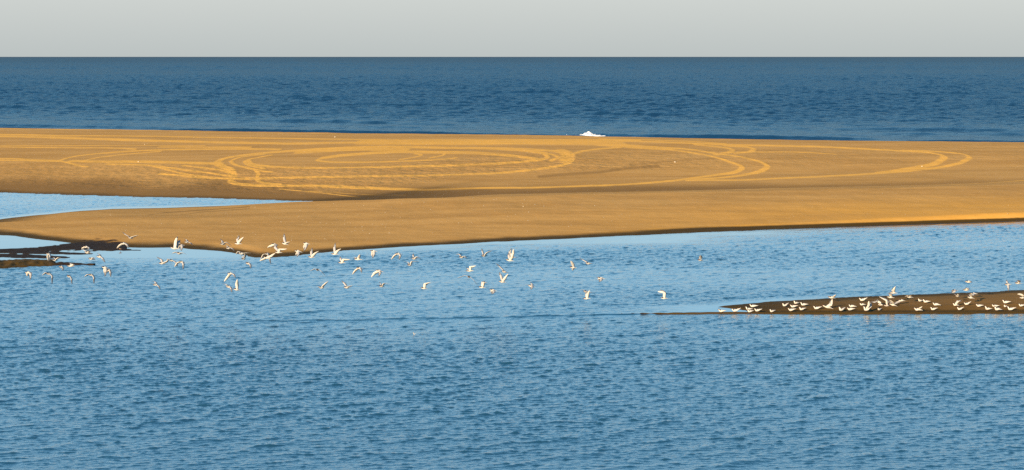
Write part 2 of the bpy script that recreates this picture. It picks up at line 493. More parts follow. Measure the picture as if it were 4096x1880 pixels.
# vehicle tracks: (half width in photograph px, fade, points)
TRACKS = [
    (3.0, 1, [(-900, 530), (0, 541), (95, 542), (223, 545), (350, 546), (446, 547), (637, 549), (820, 553), (1055, 556), (1310, 560), (1620, 564)]),
    (4.5, 1, [(-900, 536), (0, 547), (223, 551), (380, 557), (541, 562), (700, 565), (820, 568.5), (1055, 573), (1182, 575), (1373, 573), (1620, 572), (1918, 571), (2237, 570), (2420, 572)]),
    (11.5, 1, [(1450, 571), (1600, 572), (1918, 571.5), (2237, 570.5), (2400, 573), (2480, 578)]),
    (3.0, 1, [(1620, 563), (1918, 563), (2237, 562), (2400, 562), (2560, 568)]),
    (4.0, 1, [(2240, 562), (2400, 566), (2560, 570), (2782, 576), (2941, 582), (3220, 586), (3409, 592), (3617, 600), (3722, 606), (3765, 612), (3782, 619), (3742, 633), (3652, 643), (3513, 655)]),
    (2.5, .9, [(2400, 560), (2560, 564), (2782, 570), (2900, 577)]),
    (3.0, .9, [(3617, 598), (3722, 602), (3809, 606), (3861, 611), (3883, 619), (3843, 632), (3722, 644), (3548, 656), (3374, 665), (3200, 672)]),
    (4.0, 1, [(2400, 580), (2559, 587), (2686, 595), (2814, 610), (2877, 621), (2957, 637), (2973, 643), (2941, 654), (2846, 662), (2718, 677), (2559, 688), (2400, 693)]),
    (4.0, 1, [(2440, 577), (2591, 585), (2750, 593), (2877, 609), (2973, 619), (3053, 632), (3075, 642), (3037, 653), (2941, 665), (2750, 678)]),
    (6.0, 1, [(2420, 578), (2540, 588), (2680, 593)]),
    (4.0, 1, [(2782, 580), (2909, 589), (2935, 597), (2916, 605), (2862, 611)]),
    (4.0, .9, [(2900, 583), (2989, 587), (3018, 593), (3005, 602), (2941, 607)]),
    (2.0, .8, [(2950, 602), (3037, 603), (3220, 604), (3340, 609)]),
    (3.5, 1, [(2750, 678), (2941, 677), (3100, 673.5), (3220, 670), (3374, 664), (3548, 655), (3700, 644)]),
    (4.5, 1, [(934, 673), (915, 679), (959, 688), (1086, 692), (1246, 693), (1405, 697), (1620, 699), (1727, 700.5), (1918, 699), (2109, 700.5), (2237, 697), (2420, 693)]),
    (1.3, .8, [(1118, 700), (1246, 708), (1437, 720)]),
    (1.0, .7, [(1246, 706), (1405, 712), (1620, 716)]),
    (3.5, 1, [(640, 660), (800, 670), (991, 673.5), (1277, 672), (1620, 667), (1791, 662), (1982, 656), (2141, 647), (2253, 638), (2294, 626), (2275, 612), (2330, 598), (2420, 590), (2480, 587)]),
    (4.0, 1, [(991, 627), (1007, 638), (1086, 646), (1277, 649.5), (1437, 648), (1620, 644), (1791, 640), (1982, 634), (2141, 627), (2195, 620), (2180, 606), (2100, 597), (1982, 591)]),
    (3.0, 1, [(1373, 609), (1293, 618), (1262, 627), (1325, 632), (1437, 632), (1620, 629), (1760, 624), (1823, 618)]),
    (6.0, 1, [(1293, 619), (1373, 611), (1500, 604), (1620, 600), (1759, 602), (1918, 604), (2046, 611), (2141, 622)]),
    (2.5, .9, [(1660, 606), (1690, 609), (1670, 616), (1600, 624)]),
    (2.5, .9, [(1780, 604), (1775, 611), (1720, 619)]),
    (5.5, 1, [(934, 672), (927, 653), (880, 640), (864, 631), (895, 618), (991, 606.5), (1118, 598.5), (1277, 592), (1437, 587), (1620, 586), (1791, 588), (1982, 590), (2141, 594), (2260, 600)]),
    (8.5, 1, [(1200, 600), (1300, 597), (1437, 592), (1620, 593)]),
    (3.5, 1, [(2141, 599), (2205, 608), (2240, 618), (2205, 626)]),
    (12.0, 1, [(2250, 600), (2275, 610), (2262, 624)]),
    (2.5, 1, [(1055, 607), (959, 615), (918, 627), (943, 640), (1023, 653), (1086, 659)]),
    (2.5, 1, [(1086, 610), (1004, 620), (975, 628), (991, 640), (1055, 650)]),
    (2.5, .9, [(0, 580), (255, 583), (477, 586), (541, 590)]),
    (1.5, .8, [(0, 576), (255, 577), (600, 578), (820, 580)]),
    (3.0, 1, [(-900, 606), (0, 616), (127, 620), (242, 623)]),
    (2.0, .9, [(-900, 613), (0, 621), (127, 624), (260, 627)]),
    (3.5, 1, [(230, 624), (287, 611), (382, 602), (509, 595.5), (700, 591), (820, 590.5), (991, 590.7), (1118, 592)]),
    (3.0, 1, [(640, 583), (820, 584), (1000, 586)]),
    (2.5, 1, [(334, 622.5), (398, 613), (509, 603.5), (640, 597)]),
    (5.5, 1, [(286, 624), (382, 627), (541, 627), (732, 631), (820, 633), (880, 634)]),
    (2.0, .9, [(242, 625), (318, 638), (350, 640)]),
    (2.5, 1, [(430, 634), (605, 638), (732, 651), (820, 657.6), (934, 668)]),
    (2.0, .9, [(605, 639), (732, 661), (820, 668)]),
    (2.5, 1, [(732, 640), (800, 645), (880, 652), (934, 662)]),
    (3.0, 1, [(1023, 653), (1035, 664), (1023, 673), (1040, 683), (1120, 689)]),
    (1.2, .7, [(3800, 703), (3960, 692), (4096, 684)]),
    (1.5, .65, [(-400, 515), (700, 527), (1400, 538), (2000, 545), (2700, 556), (3400, 566)]),
    (1.2, .6, [(700, 532), (1400, 543), (2000, 549), (2500, 556)]),
]
track = np.zeros(X.shape)
for half, fade, pts in TRACKS:
    a = np.array(pts, float)
    w = ground(a[:, 0], a[:, 1], 1.33)
    dens = []
    for (p0, p1) in zip(w[:-1], w[1:]):
        n = 6
        for i in range(n):
            dens.append(p0 + (p1 - p0) * i / n)
    dens.append(w[-1])
    w = np.array(dens)
    # soften the corners of the tracing
    for _ in range(4):
        w[1:-1] = 0.25 * w[:-2] + 0.5 * w[1:-1] + 0.25 * w[2:]
    for (p0, p1) in zip(w[:-1], w[1:]):
        D = 0.5 * (p0[1] + p1[1])
        wy = half * D * D / ((CAM_H - 1.33) * FPX) * 0.72
        wx = max(half * 2.6 * D / FPX, 0.16)
        r0 = np.searchsorted(rows_y, min(p0[1], p1[1]) - 2 * wy); r1 = np.searchsorted(rows_y, max(p0[1], p1[1]) + 2 * wy)
        if r1 <= r0:
            continue
        xm = X[r0:r1].copy()
        c_lo = np.clip(np.searchsorted(slope_x, (min(p0[0], p1[0]) - 2 * wx) / rows_y[r0 if min(p0[0], p1[0]) > 0 else r0] - .01), 0, len(cols_u) - 1)
        c_hi = np.clip(np.searchsorted(slope_x, (max(p0[0], p1[0]) + 2 * wx) / rows_y[min(r1, len(rows_y)) - 1] + .01), 1, len(cols_u))
        lo2 = np.clip(np.searchsorted(slope_x, (min(p0[0], p1[0]) - 2 * wx) / rows_y[min(r1, len(rows_y)) - 1] - .01), 0, len(cols_u) - 1)
        hi2 = np.clip(np.searchsorted(slope_x, (max(p0[0], p1[0]) + 2 * wx) / rows_y[r0] + .01), 1, len(cols_u))
        c_lo, c_hi = min(c_lo, lo2), max(c_hi, hi2)
        sx_, sy_ = X[r0:r1, c_lo:c_hi], Y[r0:r1, c_lo:c_hi]
        ax, ay = (p1[0] - p0[0]) / wx, (p1[1] - p0[1]) / wy
        qx, qy = (sx_ - p0[0]) / wx, (sy_ - p0[1]) / wy
        t = np.clip((qx * ax + qy * ay) / (ax * ax + ay * ay + 1e-9), 0, 1)
        d = np.sqrt((qx - t * ax) ** 2 + (qy - t * ay) ** 2)
        track[r0:r1, c_lo:c_hi] = np.maximum(track[r0:r1, c_lo:c_hi], fade * np.clip(1.35 - d, 0, 1))
track = np.clip(track, 0, 1)
Z = Z + 0.03 * np.clip(track, 0, 0.6) * (0.5 + 0.5 * vnoise(X * 1.3, Y * 0.8, 77))

# old dark wheel marks on the near bar
def dark_mark(pts, half, z, s):
    a = np.array(pts, float)
    w = ground(a[:, 0], a[:, 1], z)
    yy = np.interp(X, w[:, 0], w[:, 1])
    on = (X > w[0, 0]) & (X < w[-1, 0])
    return np.where(on, s * np.clip(1.3 - np.abs(Y - yy) / half, 0, 1), 0)
damp = np.maximum(damp, dark_mark([(590, 866), (620, 860), (650, 853), (760, 843), (830, 838), (1000, 828)], .7, .15, .75))
damp = np.maximum(damp, dark_mark([(700, 868), (760, 858), (820, 849), (1000, 838)], .6, .15, .6))
damp = np.maximum(damp, dark_mark([(330, 884), (420, 876), (560, 872), (700, 868)], .9, .15, .35))
damp = np.maximum(damp, dark_mark([(2150, 666), (2250, 660), (2400, 655), (2500, 646), (2640, 641)], 2.2, 1.3, .55))
damp = np.maximum(damp, dark_mark([(2500, 640), (2700, 628), (2900, 622)], 2.0, 1.3, .35))

keep = ~((Z[:-1, :-1] < -0.5) & (Z[1:, 1:] < -0.5) & (Z[:-1, 1:] < -0.5) & (Z[1:, :-1] < -0.5))
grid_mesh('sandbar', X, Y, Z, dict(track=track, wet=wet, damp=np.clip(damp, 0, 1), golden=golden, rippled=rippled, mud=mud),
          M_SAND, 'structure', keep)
BAR = (rows_y, slope_x / CP, Z)


def bar_z(x, y):
    i = int(np.clip(np.searchsorted(rows_y, y), 0, len(rows_y) - 1))
    j = int(np.clip(np.searchsorted(slope_x / CP, x / y), 0, len(cols_u) - 1))
    return float(Z[i, j])


def on_bar(u, v):
    z = 0.8
    for _ in range(12):
        p = ground(u, v, z)
        z = 0.5 * z + 0.5 * bar_z(p[0], p[1])
    return ground(u, v, z)


# ------------------------------------------------------------------ the low sand spit on the right
s_u = np.linspace(2380, 5200, 620)
s_v = np.linspace(1268, 1120, 170)
s_y = ground(np.full(s_v.shape, 2048.0), s_v)[:, 1]
SX = (s_u - 2048)[None, :] / FPX * s_y[:, None] / CP
SY = np.repeat(s_y[:, None], len(s_u), 1)
xa, ya = curve([(2862, 1228), (2900, 1221), (3000, 1212), (3160, 1200), (3400, 1188), (3740, 1176), (3960, 1166), (4096, 1159), (5200, 1120)])
xb, yb = curve([(2862, 1228.5), (2900, 1232), (2950, 1237), (2985, 1243), (3010, 1249), (3040, 1252.5), (3100, 1253.5), (3480, 1254), (4096, 1251.5), (5200, 1246)])
yTop, yBot = np.interp(SX, xa, ya), np.interp(SX, xb, yb)
wdt = np.maximum(yTop - yBot, 0.01)
hmax = np.interp(SX, [8, 12, 20, 40], [0.035, 0.10, 0.17, 0.22])
SZ = np.minimum(np.minimum((SY - yBot) * 0.11, (yTop - SY) * 0.05), hmax)
SZ = np.where(SX < xa.min(), -0.1, SZ)
xs_, yc_ = curve([(2480, 1258.5), (2578, 1256.5), (2700, 1255), (2850, 1253), (3000, 1252.4), (3100, 1252.6), (3480, 1253), (4096, 1250.8), (5200, 1245.4)])
yc = np.interp(SX, xs_, yc_)
hw = np.interp(SX, xs_, [.01, .04, .07, .11, .18, .28, .30, .30, .30])
z2 = np.where((SX > xs_[0]) & (SX < xs_[-1]), 0.06 * (1 - ((SY - yc) / hw) ** 2), -0.2)
SZ = np.maximum(SZ, z2)
SZ = np.clip(SZ, -0.12, None) + 0.010 * fbm(SX * 1.2, SY * 0.9, 41, 4) + 0.012 * fbm(SX * 0.3, SY * 0.3, 43, 2)
tt = np.clip((SY - yBot) / wdt, 0, 1)
s_wet = np.maximum(0.85 * (1 - smooth(0.02, 0.15, SZ)), 0.70 - 0.20 * smooth(11, 26, SX) - 0.16 * smooth(0.12, 0.35, tt) * smooth(9, 18, SX) + 0.22 * smooth(0.82, 0.97, tt))
s_wet = np.maximum(s_wet, 0.92 * smooth(16.0, 9.5, SX))
keep = ~((SZ[:-1, :-1] < -0.09) & (SZ[1:, 1:] < -0.09))
s_wet = np.maximum(s_wet, 0.92 * (1 - smooth(0.35, 1.1, SY - yBot)))
zero = np.zeros(SX.shape)
grid_mesh('sand_spit', SX, SY, SZ, dict(track=zero, wet=s_wet, damp=zero + 0.8, golden=zero, rippled=zero + 0.15, mud=zero), M_SAND, 'structure', keep)


def spit_z(x, y):
    i = int(np.clip(np.searchsorted(s_y, y), 0, len(s_y) - 1))
    j = int(np.clip(np.searchsorted((s_u - 2048) / FPX / CP, x / y), 0, len(s_u) - 1))
    return max(float(SZ[i, j]), -0.005)


def on_spit(u, v):
    z = 0.1
    for _ in range(10):
        p = ground(u, v, z)
        z = 0.5 * z + 0.5 * spit_z(p[0], p[1])
    return ground(u, v, z)


# ------------------------------------------------------------------ water
def sea_tile(n, size, k_peak, direction, spread, k_max, seed, power=4.0, focus=2):
    """periodic random wave field with a wind-sea spectrum, unit rms slope"""
    rng = np.random.default_rng(seed)
    f = np.fft.fftfreq(n, size / n) * 2 * np.pi
    kx, ky = np.meshgrid(f, f)
    kk = np.hypot(kx, ky) + 1e-9
    th = np.arctan2(ky, kx) - direction
    S = kk ** (-power) * np.exp(-0.9 * (k_peak / kk) ** 2) * np.exp(-(kk / k_max) ** 2)
    S *= spread + (1 - spread) * np.cos(th) ** focus
    H = np.sqrt(S) * (rng.normal(size=kk.shape) + 1j * rng.normal(size=kk.shape))
    H[0, 0] = 0
    h = np.real(np.fft.ifft2(H))
    gy, gx = np.gradient(h, size / n)
    s = math.sqrt((gx ** 2 + gy ** 2).mean())
    return h / s


def sample(tile, size, x, y):
    n = tile.shape[0]
    a, b = (x / size * n) % n, (y / size * n) % n
    i, j = np.floor(a).astype(int), np.floor(b).astype(int)
    fx, fy = a - i, b - j
    i2, j2 = (i + 1) % n, (j + 1) % n
    i, j = i % n, j % n
    return (tile[j, i] * (1 - fx) + tile[j, i2] * fx) * (1 - fy) + (tile[j2, i] * (1 - fx) + tile[j2, i2] * fx) * fy


# lagoon
l_u = np.concatenate([np.linspace(-5200, -320, 190), np.linspace(-300, 4400, 1110), np.linspace(4420, 9300, 190)])
l_y = np.concatenate([np.arange(24, 44, 0.12), np.arange(44, 70, 0.045), np.arange(70, 106, 0.06), np.arange(106, 156, 0.10)])
LX = (l_u - 2048)[None, :] / FPX * l_y[:, None] / CP
LY = np.repeat(l_y[:, None], len(l_u), 1)
tile_a = sea_tile(1024, 66.0, 2 * math.pi / 1.4, RAD(-50), 0.02, 2 * math.pi / 0.34, 5, 4.0, 6)
tile_b = sea_tile(1024, 27.0, 2 * math.pi / 0.34, RAD(-82), 0.03, 2 * math.pi / 0.10, 9, 3.5, 8)
cu, cv = zip(*[(-900, 1110), (-300, 1092), (0, 1080), (190, 1070), (370, 1062), (700, 1058), (1000, 1054), (1300, 1042), (1700, 1022), (2100, 1012), (2700, 985), (3300, 945), (4096, 905), (5200, 862)])
xe, ye = curve(list(zip(cu, cv)))
edge = np.interp(LX, xe, ye)
gust = np.clip(0.5 + 0.9 * fbm(LX * 0.035, LY * 0.075, 21, 3), 0, 1)
jitter = 3.2 * fbm(LX * 0.12, LY * 0.35, 25, 4)
open_w = 1 - smooth(-1.5, 6.0, LY - edge + jitter)
amp = np.maximum(open_w, 0.03 + 0.10 * smooth(-8, 4, LX))
# the channel behind the near bar is rippled again
yb_l = np.interp(LX, X_B, Y_B)
chan = smooth(0.3, 3, LY - yb_l) * smooth(-10, -19, LX)
amp = np.maximum(amp, chan * 0.8)
# lee water round the spit
sp_top = np.interp(LX, xa, ya); sp_bot = np.interp(LX, xb, yb)
lee = smooth(4, 9, LX) * smooth(18, 10, LX) * smooth(1.6, 0.3, LY - sp_top) * smooth(79.5, 80.2, LY)
amp *= 1 - 0.85 * lee
front = smooth(3, 9, LX) * smooth(3.2, 0.3, np.maximum(sp_bot - LY, 0)) * (LY < sp_bot + .5)
amp *= 1 - 0.62 * front
ystrip = np.interp(LX, xs_, yc_)
amp *= 1 - 0.85 * np.exp(-((LY - ystrip) / 0.7) ** 2) * (LX > xs_[0] - 1) * (LX < 12)
amp *= 0.58 + 0.60 * gust
grow = np.interp(LY, [45, 75, 100], [0.85, 0.90, 0.8])
for t_ in (tile_a, tile_b):              # peaked crests, flat troughs
    sg_ = t_.std()
    t_ += 0.30 * (t_ ** 2 / sg_ - sg_)
h = 0.048 * grow * sample(tile_a, 66.0, LX, LY) + 0.125 * sample(tile_b, 27.0, LX, LY)
LZ = h * amp
# thin line where the current runs off the point of the spit
xk, yk = curve([(700, 1287), (1000, 1284), (1400, 1280), (1700, 1274), (2000, 1268), (2300, 1261), (2560, 1256.5)])
lk = np.interp(LX, xk, yk) + 0.12 * vnoise(LX * 1.1, LX * 0 + 3.3, 51)
LZ += 0.05 * np.exp(-((LY - lk) / 0.16) ** 2) * smooth(xk[0], xk[0] + 4, LX) * smooth(xk[-1] + 1, xk[-1], LX) * (0.7 + 0.3 * vnoise(LX * 2.3, LX * 0, 52))
rim = np.minimum(np.minimum(smooth(0, 12, np.arange(len(l_u))), smooth(0, 12, np.arange(len(l_u))[::-1]))[None, :] + 0 * LX, smooth(24, 27, LY))
LZ *= rim
l0, l1, y0, y1_ = (l_u[0] - 2048) / FPX / CP, (l_u[-1] - 2048) / FPX / CP, float(l_y[0]), float(l_y[-1])
EX = [[(l0 * y0, y0, 0), (-900, -300, 0), (900, -300, 0), (l1 * y0, y0, 0)][::1],
      [(-900, -300, 0), (l0 * y0, y0, 0), (l0 * y1_, y1_, 0), (-900, y1_, 0)],
      [(l1 * y0, y0, 0), (900, -300, 0), (900, y1_, 0), (l1 * y1_, y1_, 0)],
      [(-900, y1_, 0), (l0 * y1_, y1_, 0), (l0 * y1_, 190, 0), (-900, 190, 0)]]
grid_mesh('lagoon_water', LX, LY, LZ, dict(ripple=np.clip(amp, 0, 1) * 0.55), M_LAGOON, 'structure', None, EX)

# ocean
o_u = np.linspace(-900, 5000, 760)
oy = [196.0]
while oy[-1] < 60000:
    y = oy[-1]
    oy.append(y + (min(max(y * 0.002, 0.6), 10.0) if y < 12000 else y * 0.05))
o_y = np.array(oy)
OX = (o_u - 2048)[None, :] / FPX * o_y[:, None] / CP
OY = np.repeat(o_y[:, None], len(o_u), 1)
tile_o = sea_tile(1024, 420.0, 2 * math.pi / 6.0, RAD(-97), 0.07, 2 * math.pi / 1.1, 15, 3.7)
h = 0.20 * sample(tile_o, 420.0, OX, OY)
ca, sa = math.cos(0.35), math.sin(0.35)
h += 0.10 * sample(tile_o, 420.0 * 0.63, OX * ca + OY * sa, OY * ca - OX * sa) * 0.63
far = smooth(900, 1800, OY)            # out there only the long seas are worth modelling
h = h * (1 - far) + far * 3.0 * (0.10 * sample(tile_o, 420.0 * 3.0, OX, OY) + 0.05 * sample(tile_o, 420.0 * 2.0, OX * ca + OY * sa, OY * ca - OX * sa) * 0.6)
shore = np.interp(OX, X_C, Y_C) + 13
off = OY - shore
calm = np.interp(off, [0, 12, 26, 60, 110, 200], [0.15, 0.18, 0.20, 0.32, 0.85, 1.15])
patch = 0.8 + 0.35 * fbm(OX * 0.012, OY * 0.004, 61, 3)
OZ = h * calm * patch
# low swells standing up before they break on the bar
for d0, hh, wd, sd in ((22, 0.55, 1.7, 71), (30, 0.50, 2.0, 72), (46, 0.34, 2.6, 73), (64, 0.40, 3.0, 74), (92, 0.50, 3.6, 75), (128, 0.60, 4.2, 76), (175, 0.65, 5.0, 78), (240, 0.7, 6.0, 79), (330, 0.8, 7.0, 80), (450, 0.9, 8.0, 81)):
    line = d0 + 5.0 * vnoise(OX * 0.03, OX * 0 + sd, sd)
    s = np.clip(2.0 * fbm(OX * 0.035, OX * 0 + sd * 1.7, sd + 20, 3) + 0.05, 0, 1)
    q = (off - line) / wd
    OZ += hh * s * np.where(q < 0, np.exp(-(q * 1.6) ** 2), np.exp(-(q * 0.8) ** 2))
grid_mesh('ocean_water', OX, OY, OZ, dict(ripple=np.clip(0.35 + 0.4 * calm, 0, 1) + 0 * OX, sheen=np.interp(off, [0, 70, 140, 400, 1500, 4000], [.36, .34, .26, .22, .18, .14])), M_OCEAN, 'structure')


# ------------------------------------------------------------------ loose meshes
class MB:
    def __init__(self):
        self.v, self.f, self.m = [], [], []

    def add(self, verts, faces, mats):
        n = len(self.v)
        self.v += [tuple(map(float, p)) for p in verts]
        self.f += [tuple(n + i for i in f) for f in faces]
        self.m += list(mats)

    def build(self, name, mats, origin=(0, 0, 0)):
        ox = np.array(origin, float)
        me = bpy.data.meshes.new(name)
        me.from_pydata([tuple(np.array(p) - ox) for p in self.v], [], self.f)
        for m in mats:
            me.materials.append(m)
        me.polygons.foreach_set('material_index', self.m)
        me.polygons.foreach_set('use_smooth', [True] * len(self.f))
        me.update()
        o = bpy.data.objects.new(name, me)
        COL.objects.link(o)
        o.location = ox
        return o


def tag(o, label, cat, group=None):
    o['label'] = label
    o['category'] = cat
    if group:
        o['group'] = group
    return o


# breaking wave behind the bar
def breaker():
    mb = MB()
    c = at_y(2345, 545, 258.0)
    rng = np.random.default_rng(8)
    nx, ny = 90, 14
    xs = np.linspace(-3.1, 3.9, nx)
    ys = np.linspace(-1.3, 1.3, ny)
    prof = np.interp(xs, [-3.1, -2.7, -2.3, -1.9, -1.2, -0.5, 0.05, 0.35, 0.9, 1.6, 2.4, 3.9], [.02, .12, .05, .03, .10, .18, .38, .43, .24, .14, .07, .03])
    vs, fs = [], []
    for j, y in enumerate(ys):
        for i, x in enumerate(xs):
            z = prof[i] * max(0, 1 - (y / 1.3) ** 2) ** 0.6 * (1 + 0.55 * float(vnoise(np.array(x * 5.1), np.array(y * 4.0 + 7), 91))) - 0.03
            vs.append((c[0] + x, c[1] + y + 0.25 * float(vnoise(np.array(x * 2.0), np.array(y * 2), 92)), z + .06))
    for j in range(ny - 1):
        for i in range(nx - 1):
            a = j * nx + i
            fs.append((a, a + 1, a + nx + 1, a + nx))
    mb.add(vs, fs, [0] * len(fs))
    for _ in range(26):                       # thrown drops
        x = rng.uniform(-2.8, 1.6)
        p = np.array([c[0] + x, c[1] - 0.5, np.interp(x, xs, prof) + rng.uniform(0.0, 0.16)])
        r = rng.uniform(0.02, 0.05)
        mb.add([p + (r, 0, 0), p + (-r, 0, 0), p + (0, r, 0), p + (0, -r, 0), p + (0, 0, r), p + (0, 0, -r)],
               [(0, 2, 4), (2, 1, 4), (1, 3, 4), (3, 0, 4), (2, 0, 5), (1, 2, 5), (3, 1, 5), (0, 3, 5)], [0] * 8)
    o = mb.build('breaking_wave', [M_FOAM], (c[0], c[1], 0))
    tag(o, 'small white breaking wave showing just above the back edge of the sandbar', 'wave')


breaker()


def stone(p, r, label, seed, group='pale lumps on the sand'):
    rng = np.random.default_rng(seed)
    mb = MB()
    vs, fs = [], []
    nr, ns = 6, 9
    for i in range(nr):
        th = math.pi * (i + 0.5) / nr
        for j in range(ns):
            ph = 2 * math.pi * j / ns
            q = r * (1 + 0.25 * rng.uniform(-1, 1))
            vs.append((p[0] + 1.25 * q * math.sin(th) * math.cos(ph), p[1] + q * math.sin(th) * math.sin(ph), p[2] + r * .35 + 0.62 * q * math.cos(th)))
    for i in range(nr - 1):
        for j in range(ns):
            fs.append((i * ns + j, (i + 1) * ns + j, (i + 1) * ns + (j + 1) % ns, i * ns + (j + 1) % ns))
    fs.append(tuple(range(ns)))
    fs.append(tuple((nr - 1) * ns + j for j in range(ns))[::-1])
    mb.add(vs, fs, [0] * len(fs))
    return tag(mb.build('pale_stone', [M_SHELL], p), label, 'stone', group)


for i, (u, v, r, lab) in enumerate([
        (118, 527, .15, 'pale lump on the far sand by the left edge, near the ocean'),
        (1340, 549, .11, 'white lump between the ocean and the topmost wheel tracks'),
        (579, 578, .07, 'tiny pale lump among the wheel tracks left of the loops'),
        (554, 648, .09, 'pale lump just below the lowest track on the left'),
        (2812, 557, .09, 'pale lump at the back edge of the sand, right of the breaking wave'),
        (2700, 649, .10, 'pale lump alone on bare sand inside the right hand loop'),
        (3688, 666, .08, 'pale lump below the farthest right loop of tracks'),
        (2093, 826, .05, 'small pale lump in the middle of the near bar')]):
    stone(on_bar(u, v), r * 0.7, lab, 100 + i)

# scattered shell grit: far too many to count
mb = MB()
rng = np.random.default_rng(4)
n_done = 0
while n_done < 280:
    u = rng.uniform(0, 4096) if n_done % 2 else rng.normal(1450, 500)
    v = rng.uniform(770, 1000)
    p = on_bar(u, v)
    if bar_z(p[0], p[1]) < 0.16:
        continue
    r = 0.012 + 0.03 * rng.uniform() ** 3
    a = rng.uniform(0, 6.28)
    ca_, sa_ = math.cos(a) * r, math.sin(a) * r
    mb.add([p + (ca_, sa_, 0), p + (-sa_, ca_, 0), p + (-ca_, -sa_, 0), p + (sa_, -ca_, 0), p + (0, 0, r * .9)],
           [(0, 1, 4), (1, 2, 4), (2, 3, 4), (3, 0, 4)], [0] * 4)
    n_done += 1
o = mb.build('shell_grit', [M_SHELL])
o['kind'] = 'stuff'
tag(o, 'tiny pale shell fragments strewn over the near bar', 'shells')

# ------------------------------------------------------------------ birds
REG = {1: (0, 880), 2: (560, 880), 3: (1100, 920), 4: (1700, 940), 5: (2240, 960), 6: (2840, 1080), 7: (3456, 1080)}
ZS = 640.0 / 2364.0


def px(r, p):
    return REG[r][0] + p[0] * ZS, REG[r][1] + p[1] * ZS


def unit(a):
    a = np.asarray(a, float)
    n = np.linalg.norm(a)
    return a / n if n > 1e-9 else np.array([0, 0, 1.0])


BODY = [  # t, half width, half height, drop
    (0.00, .0015, .0015), (0.10, .0085, .0095), (0.125, .017, .019), (0.17, .0235, .026), (0.22, .024, .026), (0.28, .028, .030), (0.36, .039, .040),
    (0.46, .043, .042), (0.57, .038, .036), (0.68, .027, .023), (0.77, .018, .012), (0.86, .020, .006), (1.0, .036, .0022)]


def add_body(mb, pts, scale, fork=True, grey=True, brown=False):
    """pts: list of (centre, half width, half height) stations from bill tip to tail tip"""
    n = 10
    vs, fs, ms = [], [], []
    cs = [np.array(p[0], float) for p in pts]
    L = len(pts)
    for i, (c, rw, rh) in enumerate(pts):
        c = np.array(c, float)
        tg = unit(cs[max(i - 1, 0)] - cs[min(i + 1, L - 1)])
        lf = unit(np.cross((0, 0, 1), tg))
        up = np.cross(tg, lf)
        for j in range(n):
            a = 2 * math.pi * j / n
            q = c + lf * rw * math.cos(a) + up * rh * math.sin(a)
            if fork and i == L - 1:
                q = q + tg * 0.055 * scale * (1 - abs(math.cos(a)))
            vs.append(q)
    for i in range(L - 1):
        for j in range(n):
            fs.append((i * n + j, i * n + (j + 1) % n, (i + 1) * n + (j + 1) % n, (i + 1) * n + j))
            am = 2 * math.pi * (j + 0.5) / n
            top = math.sin(am)
            if i < 2:
                m = 3
            elif 2 <= i <= 5 and top > ((-0.15 if i > 2 else 0.2) if not brown else 9):
                m = 2
            elif grey and 5 < i < L - 2 and top > 0.45:
                m = 1
            else:
                m = 0
            ms.append(m)
    fs.append(tuple(range(n))[::-1])
    ms.append(3)
    fs.append(tuple((L - 1) * n + j for j in range(n)))
    ms.append(0)
    mb.add(vs, fs, ms)


def add_wing(mb, S, W, P, fwd, is_left, scale, dark_tip=False):
    S, W, P = map(lambda q: np.array(q, float), (S, W, P))
    # leading edge: shoulder, forearm, wrist, hand
    lead = [S, S + (W - S) * 0.5, W]
    back = -fwd
    for s in (0.22, 0.45, 0.68, 0.86, 1.0):
        bow = math.sin(math.pi * s) * 0.018 * scale
        lead.append(W + (P - W) * s - back * bow)
    chord = [.105, .114, .112, .105, .090, .066, .038, .004]
    sec = []
    prev = None
    for i, l in enumerate(lead):
        sp = unit(lead[min(i + 1, len(lead) - 1)] - lead[max(i - 1, 0)])
        c = back - sp * float(back @ sp)
        if np.linalg.norm(c) < 0.35:
            alt = np.cross(sp, (0, 1, 0))
            alt = alt if alt @ back > 0 else -alt
            c = c + 0.4 * unit(alt)
        c = unit(c)
        if prev is not None:
            c = unit(0.5 * c + 0.5 * prev)
        prev = c
        nrm = np.cross(fwd, sp) if is_left else np.cross(sp, fwd)
        nrm = nrm - c * float(nrm @ c)
        nrm = unit(nrm)
        ch = chord[i] * scale
        th = 0.10 * ch
        sec.append([l, l + c * ch * 0.35 + nrm * th, l + c * ch * 0.7 + nrm * th * 0.5, l + c * ch - nrm * th * 0.2, l + c * ch * 0.65 + nrm * th * 0.1, l + c * ch * 0.3 - nrm * th * 0.35])
    vs = [q for s_ in sec for q in s_]
    fs, ms = [], []
    k = 6
    for i in range(len(sec) - 1):
        for j in range(k):
            f = (i * k + j, i * k + (j + 1) % k, (i + 1) * k + (j + 1) % k, (i + 1) * k + j)
            fs.append(f if is_left else f[::-1])
            upper = j < 3
            tip = i >= len(sec) - 3
            if tip and (dark_tip or upper):
                ms.append(4)
            elif i >= 3 and j == 0:
                ms.append(4)
            else:
                ms.append(1 if upper else 0)
    mb.add(vs, fs, ms)


